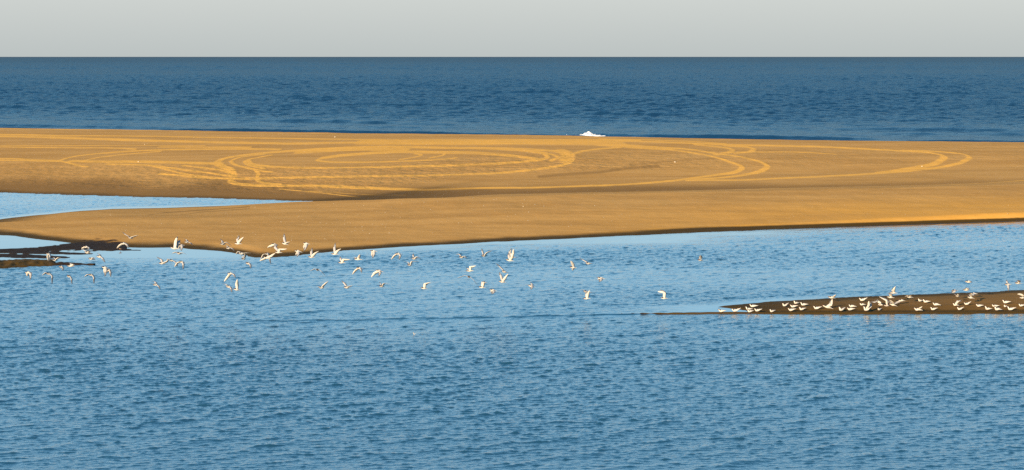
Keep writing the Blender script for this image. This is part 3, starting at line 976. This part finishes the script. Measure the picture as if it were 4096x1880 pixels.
def flying(r, H, T, Wn, Pn, Wf, Pf, label, D=80.0, scale=1.0, name='tern', group='terns flying over the lagoon', dark_tip=False, cat='bird'):
    mpp = D / FPX / CP
    Hp, Tp = px(r, H), px(r, T)
    Lb = max(0.345 * scale, 1.02 * math.hypot(Hp[0] - Tp[0], Hp[1] - Tp[1]) * mpp)
    pr = math.hypot(Hp[0] - Tp[0], Hp[1] - Tp[1]) * mpp
    dy = math.sqrt(max(0, Lb * Lb - pr * pr))
    h, t = at_y(*Hp, D - 0.5 * dy), at_y(*Tp, D + 0.5 * dy)
    fwd = unit(h - t)
    lf = unit(np.cross((0, 0, 1), fwd))
    up = np.cross(fwd, lf)
    mb = MB()
    bs = scale * Lb / 0.36 / scale
    rs = 1.22 * (0.5 * scale + 0.5 * bs)
    add_body(mb, [(h + (t - h) * q, rw * rs, rh * rs) for q, rw, rh in BODY], scale, grey=(name == 'tern'))
    for W, P, left in ((Wn, Pn, True), (Wf, Pf, False)):
        sg = 1 if left else -1
        S = h + (t - h) * 0.34 + lf * sg * 0.022 * scale + up * 0.016 * scale
        Li, Lo = 0.15 * scale, 0.25 * scale
        Wp, Pp = px(r, W), px(r, P)
        near = -1 if left else 1
        w0 = at_y(*Wp, S[1])
        d = math.hypot(w0[0] - S[0], w0[2] - S[2])
        wy = S[1] + near * math.sqrt(max(0.0004, Li * Li - d * d))
        w = at_y(*Wp, wy)
        p0 = at_y(*Pp, wy)
        d = math.hypot(p0[0] - w[0], p0[2] - w[2])
        py = wy + near * 0.7 * math.sqrt(max(0.0, Lo * Lo - d * d))
        add_wing(mb, S, w, at_y(*Pp, py), fwd, left, scale, dark_tip)
    c = 0.5 * (h + t)
    tag(mb.build(name, BIRD_MATS, c), label, cat, group)


# region, bill tip, tail tip, near wing (wrist, tip), far wing (wrist, tip), label, distance
FLY = [
    (1, (1885, 250), (1975, 272), (1960, 240), (2045, 225), (1845, 215), (1803, 172), 'tern in a shallow V glide over the sand, highest bird at the left end', 80),
    (1, (1770, 340), (1885, 355), (1860, 368), (1902, 418), (1760, 365), (1725, 420), 'tern with both wings arched down, above the small brown wader', 80),
    (1, (1222, 388), (1332, 408), (1300, 405), (1298, 448), (1208, 410), (1215, 442), 'tern with hook-curled wings, upper of two overlapping birds over the dark flat', 80.6),
    (1, (1242, 472), (1352, 490), (1300, 462), (1350, 478), (1235, 447), (1208, 420), 'plump tern just under the hook-winged bird over the dark flat', 79.6),
    (1, (675, 490), (765, 510), (725, 530), (725, 612), (690, 535), (712, 605), 'tern with both wings pressed straight down, at the right tip of the sandy islet', 80),
    (1, (768, 585), (862, 600), (850, 555), (915, 567), (800, 562), (772, 543), 'tern with level wings skimming the pool just right of the sandy islet tip', 79.5),
    (1, (1302, 565), (1405, 585), (1355, 553), (1408, 597), (1328, 556), (1316, 548), 'tern seen as a plain spindle with wings edge-on over the calm pool', 80),
    (1, (1420, 530), (1535, 558), (1500, 565), (1555, 632), (1455, 505), (1430, 488), 'tern banking steeply with one wing trailing down over the calm pool', 80),
    (1, (862, 685), (955, 692), (910, 705), (930, 752), (890, 694), (903, 718), 'tern with a short dark-tipped wing hanging down, right of the sandy islet', 79),
    (1, (985, 672), (1112, 680), (1075, 650), (1112, 668), (1040, 647), (1018, 633), 'tern with wings just lifting, passing in front of the islet point', 79.5),
    (1, (360, 772), (485, 780), (435, 800), (447, 885), (385, 790), (400, 832), 'leftmost flying tern, wings hanging down over blue ripples', 79),
    (1, (678, 788), (770, 800), (760, 830), (768, 948), (665, 775), (622, 818), 'second tern from the left edge, wings bent down like a wide hoop', 79),
    (1, (985, 822), (1072, 848), (1045, 870), (1064, 958), (1003, 815), (990, 806), 'tern with a single long wing pointing down, between two hoop-winged birds', 79),
    (1, (1305, 803), (1400, 820), (1375, 850), (1388, 948), (1285, 803), (1243, 840), 'tern with hoop-bent wings below the overlapping pair at left', 79),
    (1, (1495, 690), (1610, 712), (1550, 745), (1548, 838), (1530, 720), (1540, 790), 'front tern of the overlapping pair with wings straight down at left', 79.3),
    (1, (1562, 735), (1660, 742), (1615, 770), (1636, 843), (1585, 755), (1575, 780), 'rear tern tucked behind another in the pair with wings straight down', 80.4),
    (2, (558, 378), (668, 372), (600, 392), (607, 458), (575, 386), (570, 430), 'tern with lowered wing half hidden behind the large gull', 81),
    (2, (647, 315), (740, 332), (735, 337), (775, 367), (680, 290), (650, 270), 'tern with slanting wings against the sand, just right of the gull', 80.5),
    (2, (535, 480), (625, 505), (620, 482), (702, 512), (515, 472), (470, 496), 'tern with nearly flat wings directly below the gull', 79.5),
    (2, (272, 635), (385, 645), (385, 610), (420, 585), (305, 590), (243, 542), 'tern with a dark wing raised high to the left, left of a row of three', 79.5),
    (2, (425, 590), (520, 608), (515, 625), (558, 692), (408, 576), (396, 592), 'middle tern of three in a row below the gull, slim and banking', 80.3),
    (2, (570, 610), (675, 630), (625, 650), (636, 738), (545, 625), (507, 697), 'right tern of three in a row below the gull, wings arched down', 79.3),
    (2, (187, 950), (290, 962), (260, 975), (298, 1028), (215, 915), (187, 897), 'lone tern low over ripples, left of centre, tilted with one wing up', 78.5),
    (2, (1177, 345), (1265, 362), (1270, 325), (1355, 383), (1205, 310), (1183, 272), 'tern over the sand with one wing up and the other stretched low right', 80.5),
    (2, (1385, 340), (1515, 355), (1460, 300), (1530, 250), (1420, 290), (1470, 225), 'tern with both wings raised and swept back, bright against plain sand', 80.5),
    (2, (1262, 405), (1360, 425), (1350, 415), (1395, 462), (1280, 384), (1262, 370), 'slim tern tilting at the sand edge, beneath the bird with one wing up', 80),
    (2, (1450, 490), (1560, 500), (1560, 484), (1640, 488), (1440, 465), (1415, 510), 'tern flying level over the dark shore point, above a smaller raised-wing bird', 80.2),
    (2, (1492, 570), (1575, 575), (1535, 530), (1555, 500), (1508, 540), (1488, 515), 'tern with short raised wings touching the shoreline under a level flyer', 79.4),
    (2, (1555, 632), (1660, 655), (1615, 660), (1637, 720), (1580, 626), (1570, 616), 'small tern with one thin wing pointing down, just off the dark shore point', 79),
    (2, (1835, 493), (1925, 505), (1900, 570), (1935, 655), (1810, 510), (1780, 590), 'tern behind the broad-winged bird at the shoreline, wings lowered', 80.6),
    (2, (1815, 540), (1950, 575), (1930, 520), (2000, 487), (1822, 566), (1765, 605), 'broad-winged tern banking in front of another at the shoreline', 79.5),
    (2, (1930, 350), (2055, 375), (1990, 362), (2018, 402), (1915, 375), (1880, 412), 'tern with drooped wings over sand, above a bird with a dark raised wing', 80.8),
    (2, (1985, 470), (2110, 482), (2050, 424), (2172, 425), (1980, 415), (1988, 352), 'tern with one dark wing upright and one pale wing stretched right', 79.8),
    (2, (2087, 330), (2200, 372), (2160, 328), (2220, 323), (2113, 275), (2130, 195), 'tern with one tall wing straight up against the sand', 80.5),
    (2, (1283, 785), (1400, 795), (1372, 805), (1412, 857), (1290, 822), (1240, 914), 'tern with tent-like lowered wings over open ripples, above a pair flying low', 79),
    (2, (1262, 975), (1375, 1000), (1330, 1010), (1360, 1074), (1262, 952), (1207, 936), 'left tern of the low pair, one dark wing level and one hanging', 78.6),
    (2, (1375, 1015), (1490, 1040), (1410, 950), (1438, 872), (1420, 958), (1446, 892), 'right tern of the low pair, one pale wing straight up', 78.3),
    (3, (405, 188), (525, 212), (440, 235), (427, 318), (425, 222), (420, 275), 'tern over sand with wings folded straight down, highest in its cluster', 80.6),
    (3, (277, 298), (412, 330), (330, 340), (322, 400), (315, 335), (305, 372), 'tern crossing the dark shoreline with wings pointing down', 80),
    (3, (483, 388), (600, 408), (570, 345), (645, 312), (520, 330), (550, 258), 'tern with raised V wings right at the dark shoreline, left of its twin', 79.8),
    (3, (823, 345), (950, 362), (905, 305), (975, 275), (860, 270), (893, 185), 'tern with tall raised V wings just off the bright shoreline', 80.2),
    (3, (928, 475), (1050, 482), (1000, 425), (1112, 432), (955, 430), (968, 390), 'tern with a dark stub wing up and a pale wing stretched right, over blue water', 79.8),
    (3, (1160, 422), (1300, 437), (1225, 390), (1257, 360), (1178, 405), (1150, 395), 'low-bodied tern with a short peaked wing, third below the bright shoreline', 80),
    (3, (1400, 305), (1522, 318), (1445, 345), (1437, 420), (1425, 330), (1430, 390), 'tern with wings closed straight down like a pointer below the shore', 80.2),
    (3, (1770, 345), (1880, 355), (1835, 370), (1832, 442), (1755, 370), (1715, 438), 'tern with wings spread downward like an open tent, upper middle flock', 80.2),
    (3, (2010, 415), (2110, 430), (2090, 392), (2162, 433), (2030, 375), (2045, 345), 'tern with a dark wing stub up, above a bird with outstretched wings', 80.2),
    (3, (1950, 510), (2040, 520), (2010, 460), (2135, 465), (1960, 480), (1905, 462), 'tern with long wings outstretched level, mid flock over blue water', 79.8),
    (3, (608, 582), (655, 592), (668, 600), (752, 682), (575, 573), (510, 612), 'tern flying head-on with arched wings, left of two tent-winged birds', 79.4),
    (3, (1195, 555), (1305, 570), (1255, 585), (1280, 632), (1175, 590), (1142, 660), 'left of two similar terns with tent-like lowered wings', 79.4),
    (3, (1480, 590), (1610, 620), (1535, 622), (1535, 688), (1460, 622), (1420, 700), 'right of two similar terns with tent-like lowered wings', 79.3),
    (3, (640, 845), (745, 857), (700, 815), (790, 752), (652, 836), (614, 838), 'tern with one pale wing slanting up to the right, lowest row, left', 78.6),
    (3, (1010, 840), (1120, 858), (1075, 832), (1150, 822), (1010, 790), (982, 742), 'tern with one dark wing slanting up to the left, lowest row', 78.6),
    (3, (1537, 822), (1622, 838), (1595, 788), (1695, 800), (1555, 795), (1538, 765), 'small tern in the lowest row with a pale wing stretched right', 78.6),
    (3, (2147, 850), (2265, 872), (2200, 790), (2303, 770), (2192, 802), (2280, 778), 'all-white tern in the lowest row with a crooked wing held high', 78.5),
    (4, (500, 320), (592, 335), (580, 312), (615, 350), (495, 282), (457, 290), 'tern with a thin dark wing bent left, right of centre below the shore', 80.3),
    (4, (832, 300), (915, 312), (900, 260), (1000, 226), (838, 245), (838, 190), 'tern with wings in a wide raised V, one dark one white', 80.3),
    (4, (1187, 358), (1325, 388), (1270, 325), (1305, 275), (1222, 310), (1240, 255), 'lower tern of the stacked pair with raised wings', 79.5),
    (4, (1210, 312), (1350, 332), (1285, 265), (1310, 208), (1232, 260), (1280, 192), 'upper tern of the stacked pair with raised wings', 80.5),
    (4, (600, 525), (730, 527), (655, 462), (752, 452), (622, 496), (607, 484), 'all-white tern with a single wing crooked high, mid flock', 79.8),
    (4, (1130, 530), (1225, 556), (1185, 548), (1250, 572), (1105, 480), (1048, 415), 'slim tern with one long thin wing slanting up left', 79.8),
    (4, (632, 610), (672, 626), (708, 658), (785, 752), (580, 598), (465, 640), 'tern gliding head-on with very long drooping wings', 79.2),
    (4, (788, 762), (905, 782), (850, 705), (922, 698), (832, 692), (888, 678), 'white tern at the end of the long drooping wing, wings up and back', 78.8),
    (4, (1085, 680), (1205, 702), (1160, 640), (1228, 572), (1105, 610), (1098, 545), 'tern with tall raised V wings beneath the slim slanting bird', 79.2),
    (4, (947, 803), (1070, 828), (1000, 830), (983, 875), (978, 826), (972, 852), 'tern with a short grey wing hanging down, lowest of the centre right birds', 78.6),
    (4, (1515, 737), (1637, 772), (1565, 755), (1563, 808), (1567, 717), (1555, 695), 'small grey-winged tern alone right of the centre flock, one wing down', 78.9),
    (5, (140, 398), (255, 412), (168, 360), (158, 305), (178, 420), (185, 455), 'white tern with one wing straight up and one dipping, beside a slim dark-winged bird', 79.8),
    (5, (372, 340), (475, 353), (445, 346), (492, 353), (345, 305), (285, 265), 'slim tern with a dark wing slanting up left, near the isolated birds', 80),
    (5, (545, 552), (675, 577), (590, 580), (575, 620), (570, 572), (556, 592), 'grey-winged tern between the slim dark-winged bird and the tumbling pair', 79.3),
    (5, (335, 862), (462, 862), (392, 805), (440, 742), (372, 805), (398, 752), 'lower white tern of the tumbling pair left of the spit', 79),
    (5, (340, 755), (432, 768), (440, 768), (480, 787), (348, 738), (302, 732), 'upper tern of the tumbling pair with black-looking wings held flat', 79.8),
    (5, (1480, 852), (1602, 866), (1530, 790), (1442, 765), (1522, 762), (1478, 730), 'white tern braking with fanned wings, halfway between the tumbling pair and the spit', 79),
    (5, (2035, 288), (2120, 303), (2065, 260), (2072, 225), (2055, 262), (2060, 235), 'lone small tern with a peaked wing, farthest right over open water', 80.5),
]
SPIT_FLY = [
    (6, (1645, 512), (1832, 577), (1785, 505), (1805, 425), (1760, 500), (1790, 432), 'large-looking tern landing on the spit with a grey wing upright', 80.3),
    (6, (1740, 395), (1860, 417), (1812, 392), (1862, 362), (1775, 388), (1725, 386), 'tern hovering at the back edge of the spit with spread wings', 82.6),
    (7, (195, 500), (312, 530), (175, 470), (105, 458), (215, 470), (145, 445), 'tern with blurred grey wings thrown forward, left in the fluttering cluster', 81.2),
    (7, (285, 515), (392, 537), (320, 455), (220, 392), (350, 468), (285, 405), 'tern with tall pale wings raised over its head in the fluttering cluster', 80.9),
    (7, (365, 490), (498, 537), (402, 478), (372, 440), (392, 480), (358, 452), 'tern taking off at the right of the fluttering cluster, tail low', 80.7),
    (7, (330, 388), (456, 412), (382, 360), (360, 338), (372, 362), (345, 350), 'tern rising under another at the back edge of the spit', 81.8),
    (7, (375, 328), (500, 342), (420, 296), (465, 240), (402, 300), (440, 255), 'tern with a pointed dark wing raised, above the fluttering cluster', 82.0),
    (7, (500, 440), (617, 457), (485, 465), (415, 500), (520, 462), (470, 490), 'tern sweeping its wings down and left, right of the fluttering cluster', 81.4),
    (7, (622, 390), (732, 407), (672, 378), (705, 370), (645, 376), (602, 395), 'tern hovering with blurred wings, alone above the middle of the spit', 81.8),
    (7, (1290, 302), (1392, 302), (1322, 305), (1280, 327), (1335, 296), (1300, 312), 'tern flying low along the back edge of the spit', 82.6),
    (7, (1345, 370), (1422, 397), (1370, 372), (1385, 352), (1345, 362), (1310, 343), 'tern with a blue-grey wing, below the bird at the back edge of the spit', 81.8),
    (7, (1485, 165), (1612, 181), (1552, 160), (1592, 187), (1522, 156), (1503, 182), 'highest tern above the spit, gliding with drooped wings', 83),
    (7, (1455, 288), (1572, 297), (1520, 266), (1548, 300), (1497, 272), (1510, 255), 'tern over the back edge of the spit with dark-edged wings', 82.8),
    (7, (1560, 345), (1687, 353), (1592, 358), (1600, 388), (1575, 355), (1570, 378), 'upper tern of two stacked over the right part of the spit', 82),
    (7, (1518, 390), (1637, 422), (1572, 374), (1555, 350), (1558, 376), (1540, 356), 'lower tern of two stacked over the right part of the spit', 81.5),
    (7, (2072, 210), (2184, 217), (2118, 250), (2132, 315), (2100, 172), (2106, 140), 'tern banking with wings straight up and down, above the right end of the spit', 81.2),
    (7, (2225, 185), (2332, 200), (2277, 165), (2262, 150), (2262, 168), (2245, 155), 'tern with raised wings at the right edge, above the spit', 81.6),
    (7, (2285, 400), (2400, 417), (2330, 385), (2262, 358), (2342, 388), (2290, 365), 'tern with a dark wing forward, at the right edge over the spit', 81.4),
]
for r, H, T, Wn, Pn, Wf, Pf, lab, D in FLY:
    flying(r, H, T, Wn, Pn, Wf, Pf, lab, D)
for r, H, T, Wn, Pn, Wf, Pf, lab, D in SPIT_FLY:
    flying(r, H, T, Wn, Pn, Wf, Pf, lab, D, group='terns fluttering over the sand spit')
flying(2, (438, 400), (598, 432), (505, 320), (556, 237), (548, 325), (595, 292), 'large pale gull with black-tipped wings raised, biggest bird of the left flock', 79.6, 1.18,
       'gull', None, True)


def standing(r, H, T, feet, label, yaw=0.0, wings=None, sink=0.0):
    """a tern on its feet facing left; its size from bill to tail is taken from the photograph"""
    fu, fv = px(r, feet)
    base = on_spit(fu, fv)
    D = base[1]
    mpp = D / FPX / CP
    Hp, Tp = px(r, H), px(r, T)
    Ln = (Tp[0] - Hp[0]) * mpp / max(0.75, math.cos(yaw))
    s = min(max(Ln / 0.385, 0.72), 1.08)
    fwd = np.array([-math.cos(yaw), -math.sin(yaw), 0])
    lf = np.array([math.sin(yaw), -math.cos(yaw), 0])
    # horizontal place of the feet between bill and tail
    off = ((fu - Hp[0]) / max(Tp[0] - Hp[0], 1))
    x0 = 0.165 - 0.385 * min(max(off, .3), .55)
    lift = (fv - Hp[1]) * mpp
    tail_z = min(max((fv - Tp[1]) * mpp, 0.05 * s), 0.19 * s)
    head_z = min(max(lift + 0.028 * s, 0.145 * s), 0.20 * s)

    def P(a, z):
        return base + fwd * (a - x0) * s + np.array([0, 0, z])
    hz = head_z
    leg = 0.035 * s
    st = [(P(.172, hz - .010 * s), .0015, .0015), (P(.140, hz - .002 * s), .0085, .009), (P(.131, hz), .019, .021), (P(.112, hz + .003 * s), .028, .030),
          (P(.090, hz - .010 * s), .028, .031), (P(.074, hz - .034 * s), .036, .037), (P(.046, leg + .054 * s), .052, .053), (P(.0, leg + .050 * s), .057, .054),
          (P(-.055, leg + .054 * s), .052, .046), (P(-.11, leg + .5 * .058 * s + .5 * (tail_z - leg)), .038, .031), (P(-.155, .35 * (leg + .06 * s) + .65 * tail_z), .023, .017),
          (P(-.19, tail_z), .014, .009), (P(-.222, tail_z + .004 * s), .004, .002)]
    mb = MB()
    add_body(mb, [(c, rw * s, rh * s) for c, rw, rh in st], s, fork=False)
    for sd in (-1, 1):
        a = base + lf * sd * 0.017 * s + fwd * (0 - x0) * s * 0.0
        k = 5
        vs = []
        for z in (-0.012, leg + .02 * s):
            for j in range(k):
                an = 2 * math.pi * j / k
                vs.append(a + np.array([math.cos(an) * .0042 * s, math.sin(an) * .0042 * s, z]))
        mb.add(vs, [(j, (j + 1) % k, k + (j + 1) % k, k + j) for j in range(k)], [3] * k)
        # webbed foot
        mb.add([a + np.array([0, 0, .006]), a + fwd * .035 * s + lf * .016 * s + np.array([0, 0, .003]), a + fwd * .035 * s - lf * .016 * s + np.array([0, 0, .003]), a + fwd * .02 * s + np.array([0, 0, -.004])],
               [(0, 1, 2), (0, 3, 1), (0, 2, 3), (1, 3, 2)], [3] * 4)
    if wings:
        for (W, Pt), left in zip(wings, (True, False)):
            sg = 1 if left else -1
            S = st[6][0] + lf * sg * .028 * s + np.array([0, 0, .022 * s])
            nr = -1 if left else 1
            w = at_y(*px(r, W), S[1] + nr * 0.07)
            p = at_y(*px(r, Pt), S[1] + nr * 0.14)
            add_wing(mb, S, w, p, fwd, left, s)
    tag(mb.build('tern', BIRD_MATS, base), label, 'bird', 'terns resting on the sand spit')


STAND = [
    (6, (110, 590), (245, 600), (160, 634), 'leftmost standing tern, on the thin strip of sand beyond the spit tip', 0.1),
    (6, (302, 585), (465, 562), (360, 630), 'second standing tern from the left, tail cocked up, on the thin strip', 0.0),
    (6, (510, 550), (640, 575), (560, 604), 'tern behind the left huddle of four at the spit tip', 0.2),
    (6, (570, 525), (715, 525), (620, 562), 'rearmost tern of the left huddle of four, against dark wet sand', 0.0),
    (6, (535, 588), (655, 600), (600, 636), 'front tern of the left huddle of four, at the waterline', 0.35),
    (6, (640, 578), (775, 575), (700, 624), 'right tern of the left huddle of four', 0.1),
    (6, (868, 588), (977, 597), (905, 634), 'lone tern at the waterline right of the left huddle', 0.5),
    (6, (1053, 498), (1168, 487), (1100, 547), 'left tern of the second huddle, standing a little apart', 0.3),
    (6, (1222, 460), (1328, 485), (1270, 510), 'rearmost tern of the second huddle', 0.4),
    (6, (1170, 523), (1305, 525), (1215, 566), 'middle tern of the second huddle', 0.1),
    (6, (1138, 578), (1275, 572), (1190, 617), 'front left tern of the second huddle', 0.1),
    (6, (1320, 487), (1458, 505), (1370, 538), 'tern with ruffled wings at the back right of the second huddle', 0.1),
    (6, (1300, 555), (1427, 562), (1350, 606), 'bright tern at the front right of the second huddle', 0.35),
    (6, (1512, 543), (1655, 540), (1560, 592), 'tern standing alone just left of the landing bird', 0.0),
    (6, (1885, 542), (2010, 555), (1935, 616), 'bright tern facing half forward just right of the landing bird', 0.5),
    (6, (2035, 523), (2172, 540), (2085, 563), 'rear tern of two close together, right of the landing bird', 0.1),
    (6, (2010, 567), (2150, 570), (2065, 608), 'front tern of two close together, right of the landing bird', 0.1),
    (6, (2188, 423), (2330, 408), (2235, 470), 'tern standing near the back edge of the spit, left of the fluttering cluster', 0.0),
    (6, (2197, 498), (2312, 515), (2245, 534), 'tern partly hidden at the left foot of the fluttering cluster', 0.3),
    (7, (188, 567), (272, 570), (225, 604), 'small-looking tern facing forward beneath the fluttering cluster', 0.7),
    (7, (785, 428), (882, 455), (830, 475), 'left tern of a close pair on the upper middle of the spit', 0.4),
    (7, (855, 443), (987, 462), (905, 494), 'right tern of a close pair on the upper middle of the spit', 0.1),
    (7, (1000, 493), (1142, 518), (1045, 538), 'rear tern of two below the close pair', 0.0),
    (7, (965, 557), (1095, 560), (1015, 605), 'front tern of two below the close pair', 0.2),
    (7, (1462, 487), (1588, 465), (1510, 527), 'tern with lifted tail beside the wing-raising bird', 0.1),
    (7, (1360, 557), (1484, 548), (1405, 602), 'tern at the front, below the wing-raising bird', 0.25),
    (7, (1640, 513), (1774, 520), (1690, 555), 'tern leading the right hand row of standing birds', 0.1),
    (7, (1770, 538), (1900, 572), (1825, 600), 'second tern in the right hand row, head high', 0.1),
    (7, (1875, 523), (2007, 525), (1920, 560), 'tern partly behind others in the right hand row', 0.1),
    (7, (1905, 550), (2057, 590), (1955, 610), 'front tern of the right hand row, nearest the water', 0.25),
    (7, (2030, 453), (2174, 465), (2080, 505), 'tern standing farthest back on the right end of the spit', 0.0),
    (7, (2055, 518), (2132, 535), (2085, 558), 'tern mostly hidden behind the last front bird at right', 0.6),
    (7, (2100, 548), (2250, 552), (2150, 607), 'last front tern of the right hand row, long and low', 0.0),
    (7, (2270, 508), (2392, 515), (2320, 550), 'tern cut by the right edge of the picture, on the spit', 0.2),
]
for r, H, T, ft, lab, yaw in STAND:
    standing(r, H, T, ft, lab, yaw)
standing(7, (-55, 548), (178, 532), (20, 617), 'tern with one white wing lifted at the left front of the fluttering cluster', 0.2, [((55, 515), (72, 455)), ((80, 520), (105, 465))])
standing(7, (725, 578), (872, 597), (775, 614), 'tern stretching half-open wings back at the front of the spit', 0.0, [((800, 572), (862, 535)), ((795, 565), (835, 545))])
standing(7, (1300, 498), (1412, 530), (1350, 540), 'tern standing with both wings raised back, right of centre on the spit', 0.2, [((1390, 462), (1458, 466)), ((1370, 450), (1447, 437))])


# small brown wader in the calm pool
def wader():
    b = ground(482, 1003.5)
    b[2] = 0.0
    mb = MB()
    s = 0.62
    P = lambda a, z: b + np.array([-a * s, 0, z])
    st = [(P(.20, .125), .0012, .0012), (P(.145, .138), .004, .004), (P(.135, .140), .012, .013), (P(.115, .142), .017, .018), (P(.10, .134), .017, .02), (P(.08, .12), .024, .027),
          (P(.04, .108), .036, .038), (P(0, .104), .036, .036), (P(-.05, .102), .028, .026), (P(-.09, .102), .016, .013), (P(-.13, .102), .01, .004)]
    add_body(mb, [(c, rw * s * 1.25, rh * s * 1.25) for c, rw, rh in st], s, fork=False, brown=True)
    for sd in (-1, 1):
        a = b + np.array([0.0, sd * .014, 0])
        vs = [a + np.array([math.cos(q) * .0035, math.sin(q) * .0035, z]) for z in (-.02, .085) for q in (0, 2.1, 4.2)]
        mb.add(vs, [(0, 1, 4, 3), (1, 2, 5, 4), (2, 0, 3, 5)], [3] * 3)
    tag(mb.build('wading_bird', [M_BROWN, M_BROWN, M_BROWN, M_BILL, M_BROWN], b), 'small brown wading bird standing in the calm pool by a finger of mud', 'bird')


wader()


# white bird afloat, far out in front
def floater():
    b = ground(1657, 1338)
    mb = MB()
    s = 0.3
    P = lambda a, z: b + np.array([-a * s, 0, z])
    st = [(P(.19, .075), .0015, .0015), (P(.155, .082), .008, .008), (P(.145, .084), .015, .017), (P(.125, .088), .022, .024), (P(.105, .078), .023, .026), (P(.085, .05), .030, .033),
          (P(.05, .02), .046, .036), (P(0, .014), .05, .034), (P(-.06, .018), .044, .03), (P(-.12, .03), .028, .018), (P(-.18, .045), .01, .005)]
    add_body(mb, [(c, rw * s * 1.2, rh * s * 1.2) for c, rw, rh in st], s, fork=False)
    tag(mb.build('floating_bird', BIRD_MATS, b), 'tiny white bird afloat alone on the open lagoon below the current line', 'bird')


floater()
print('objects', len(bpy.data.objects))
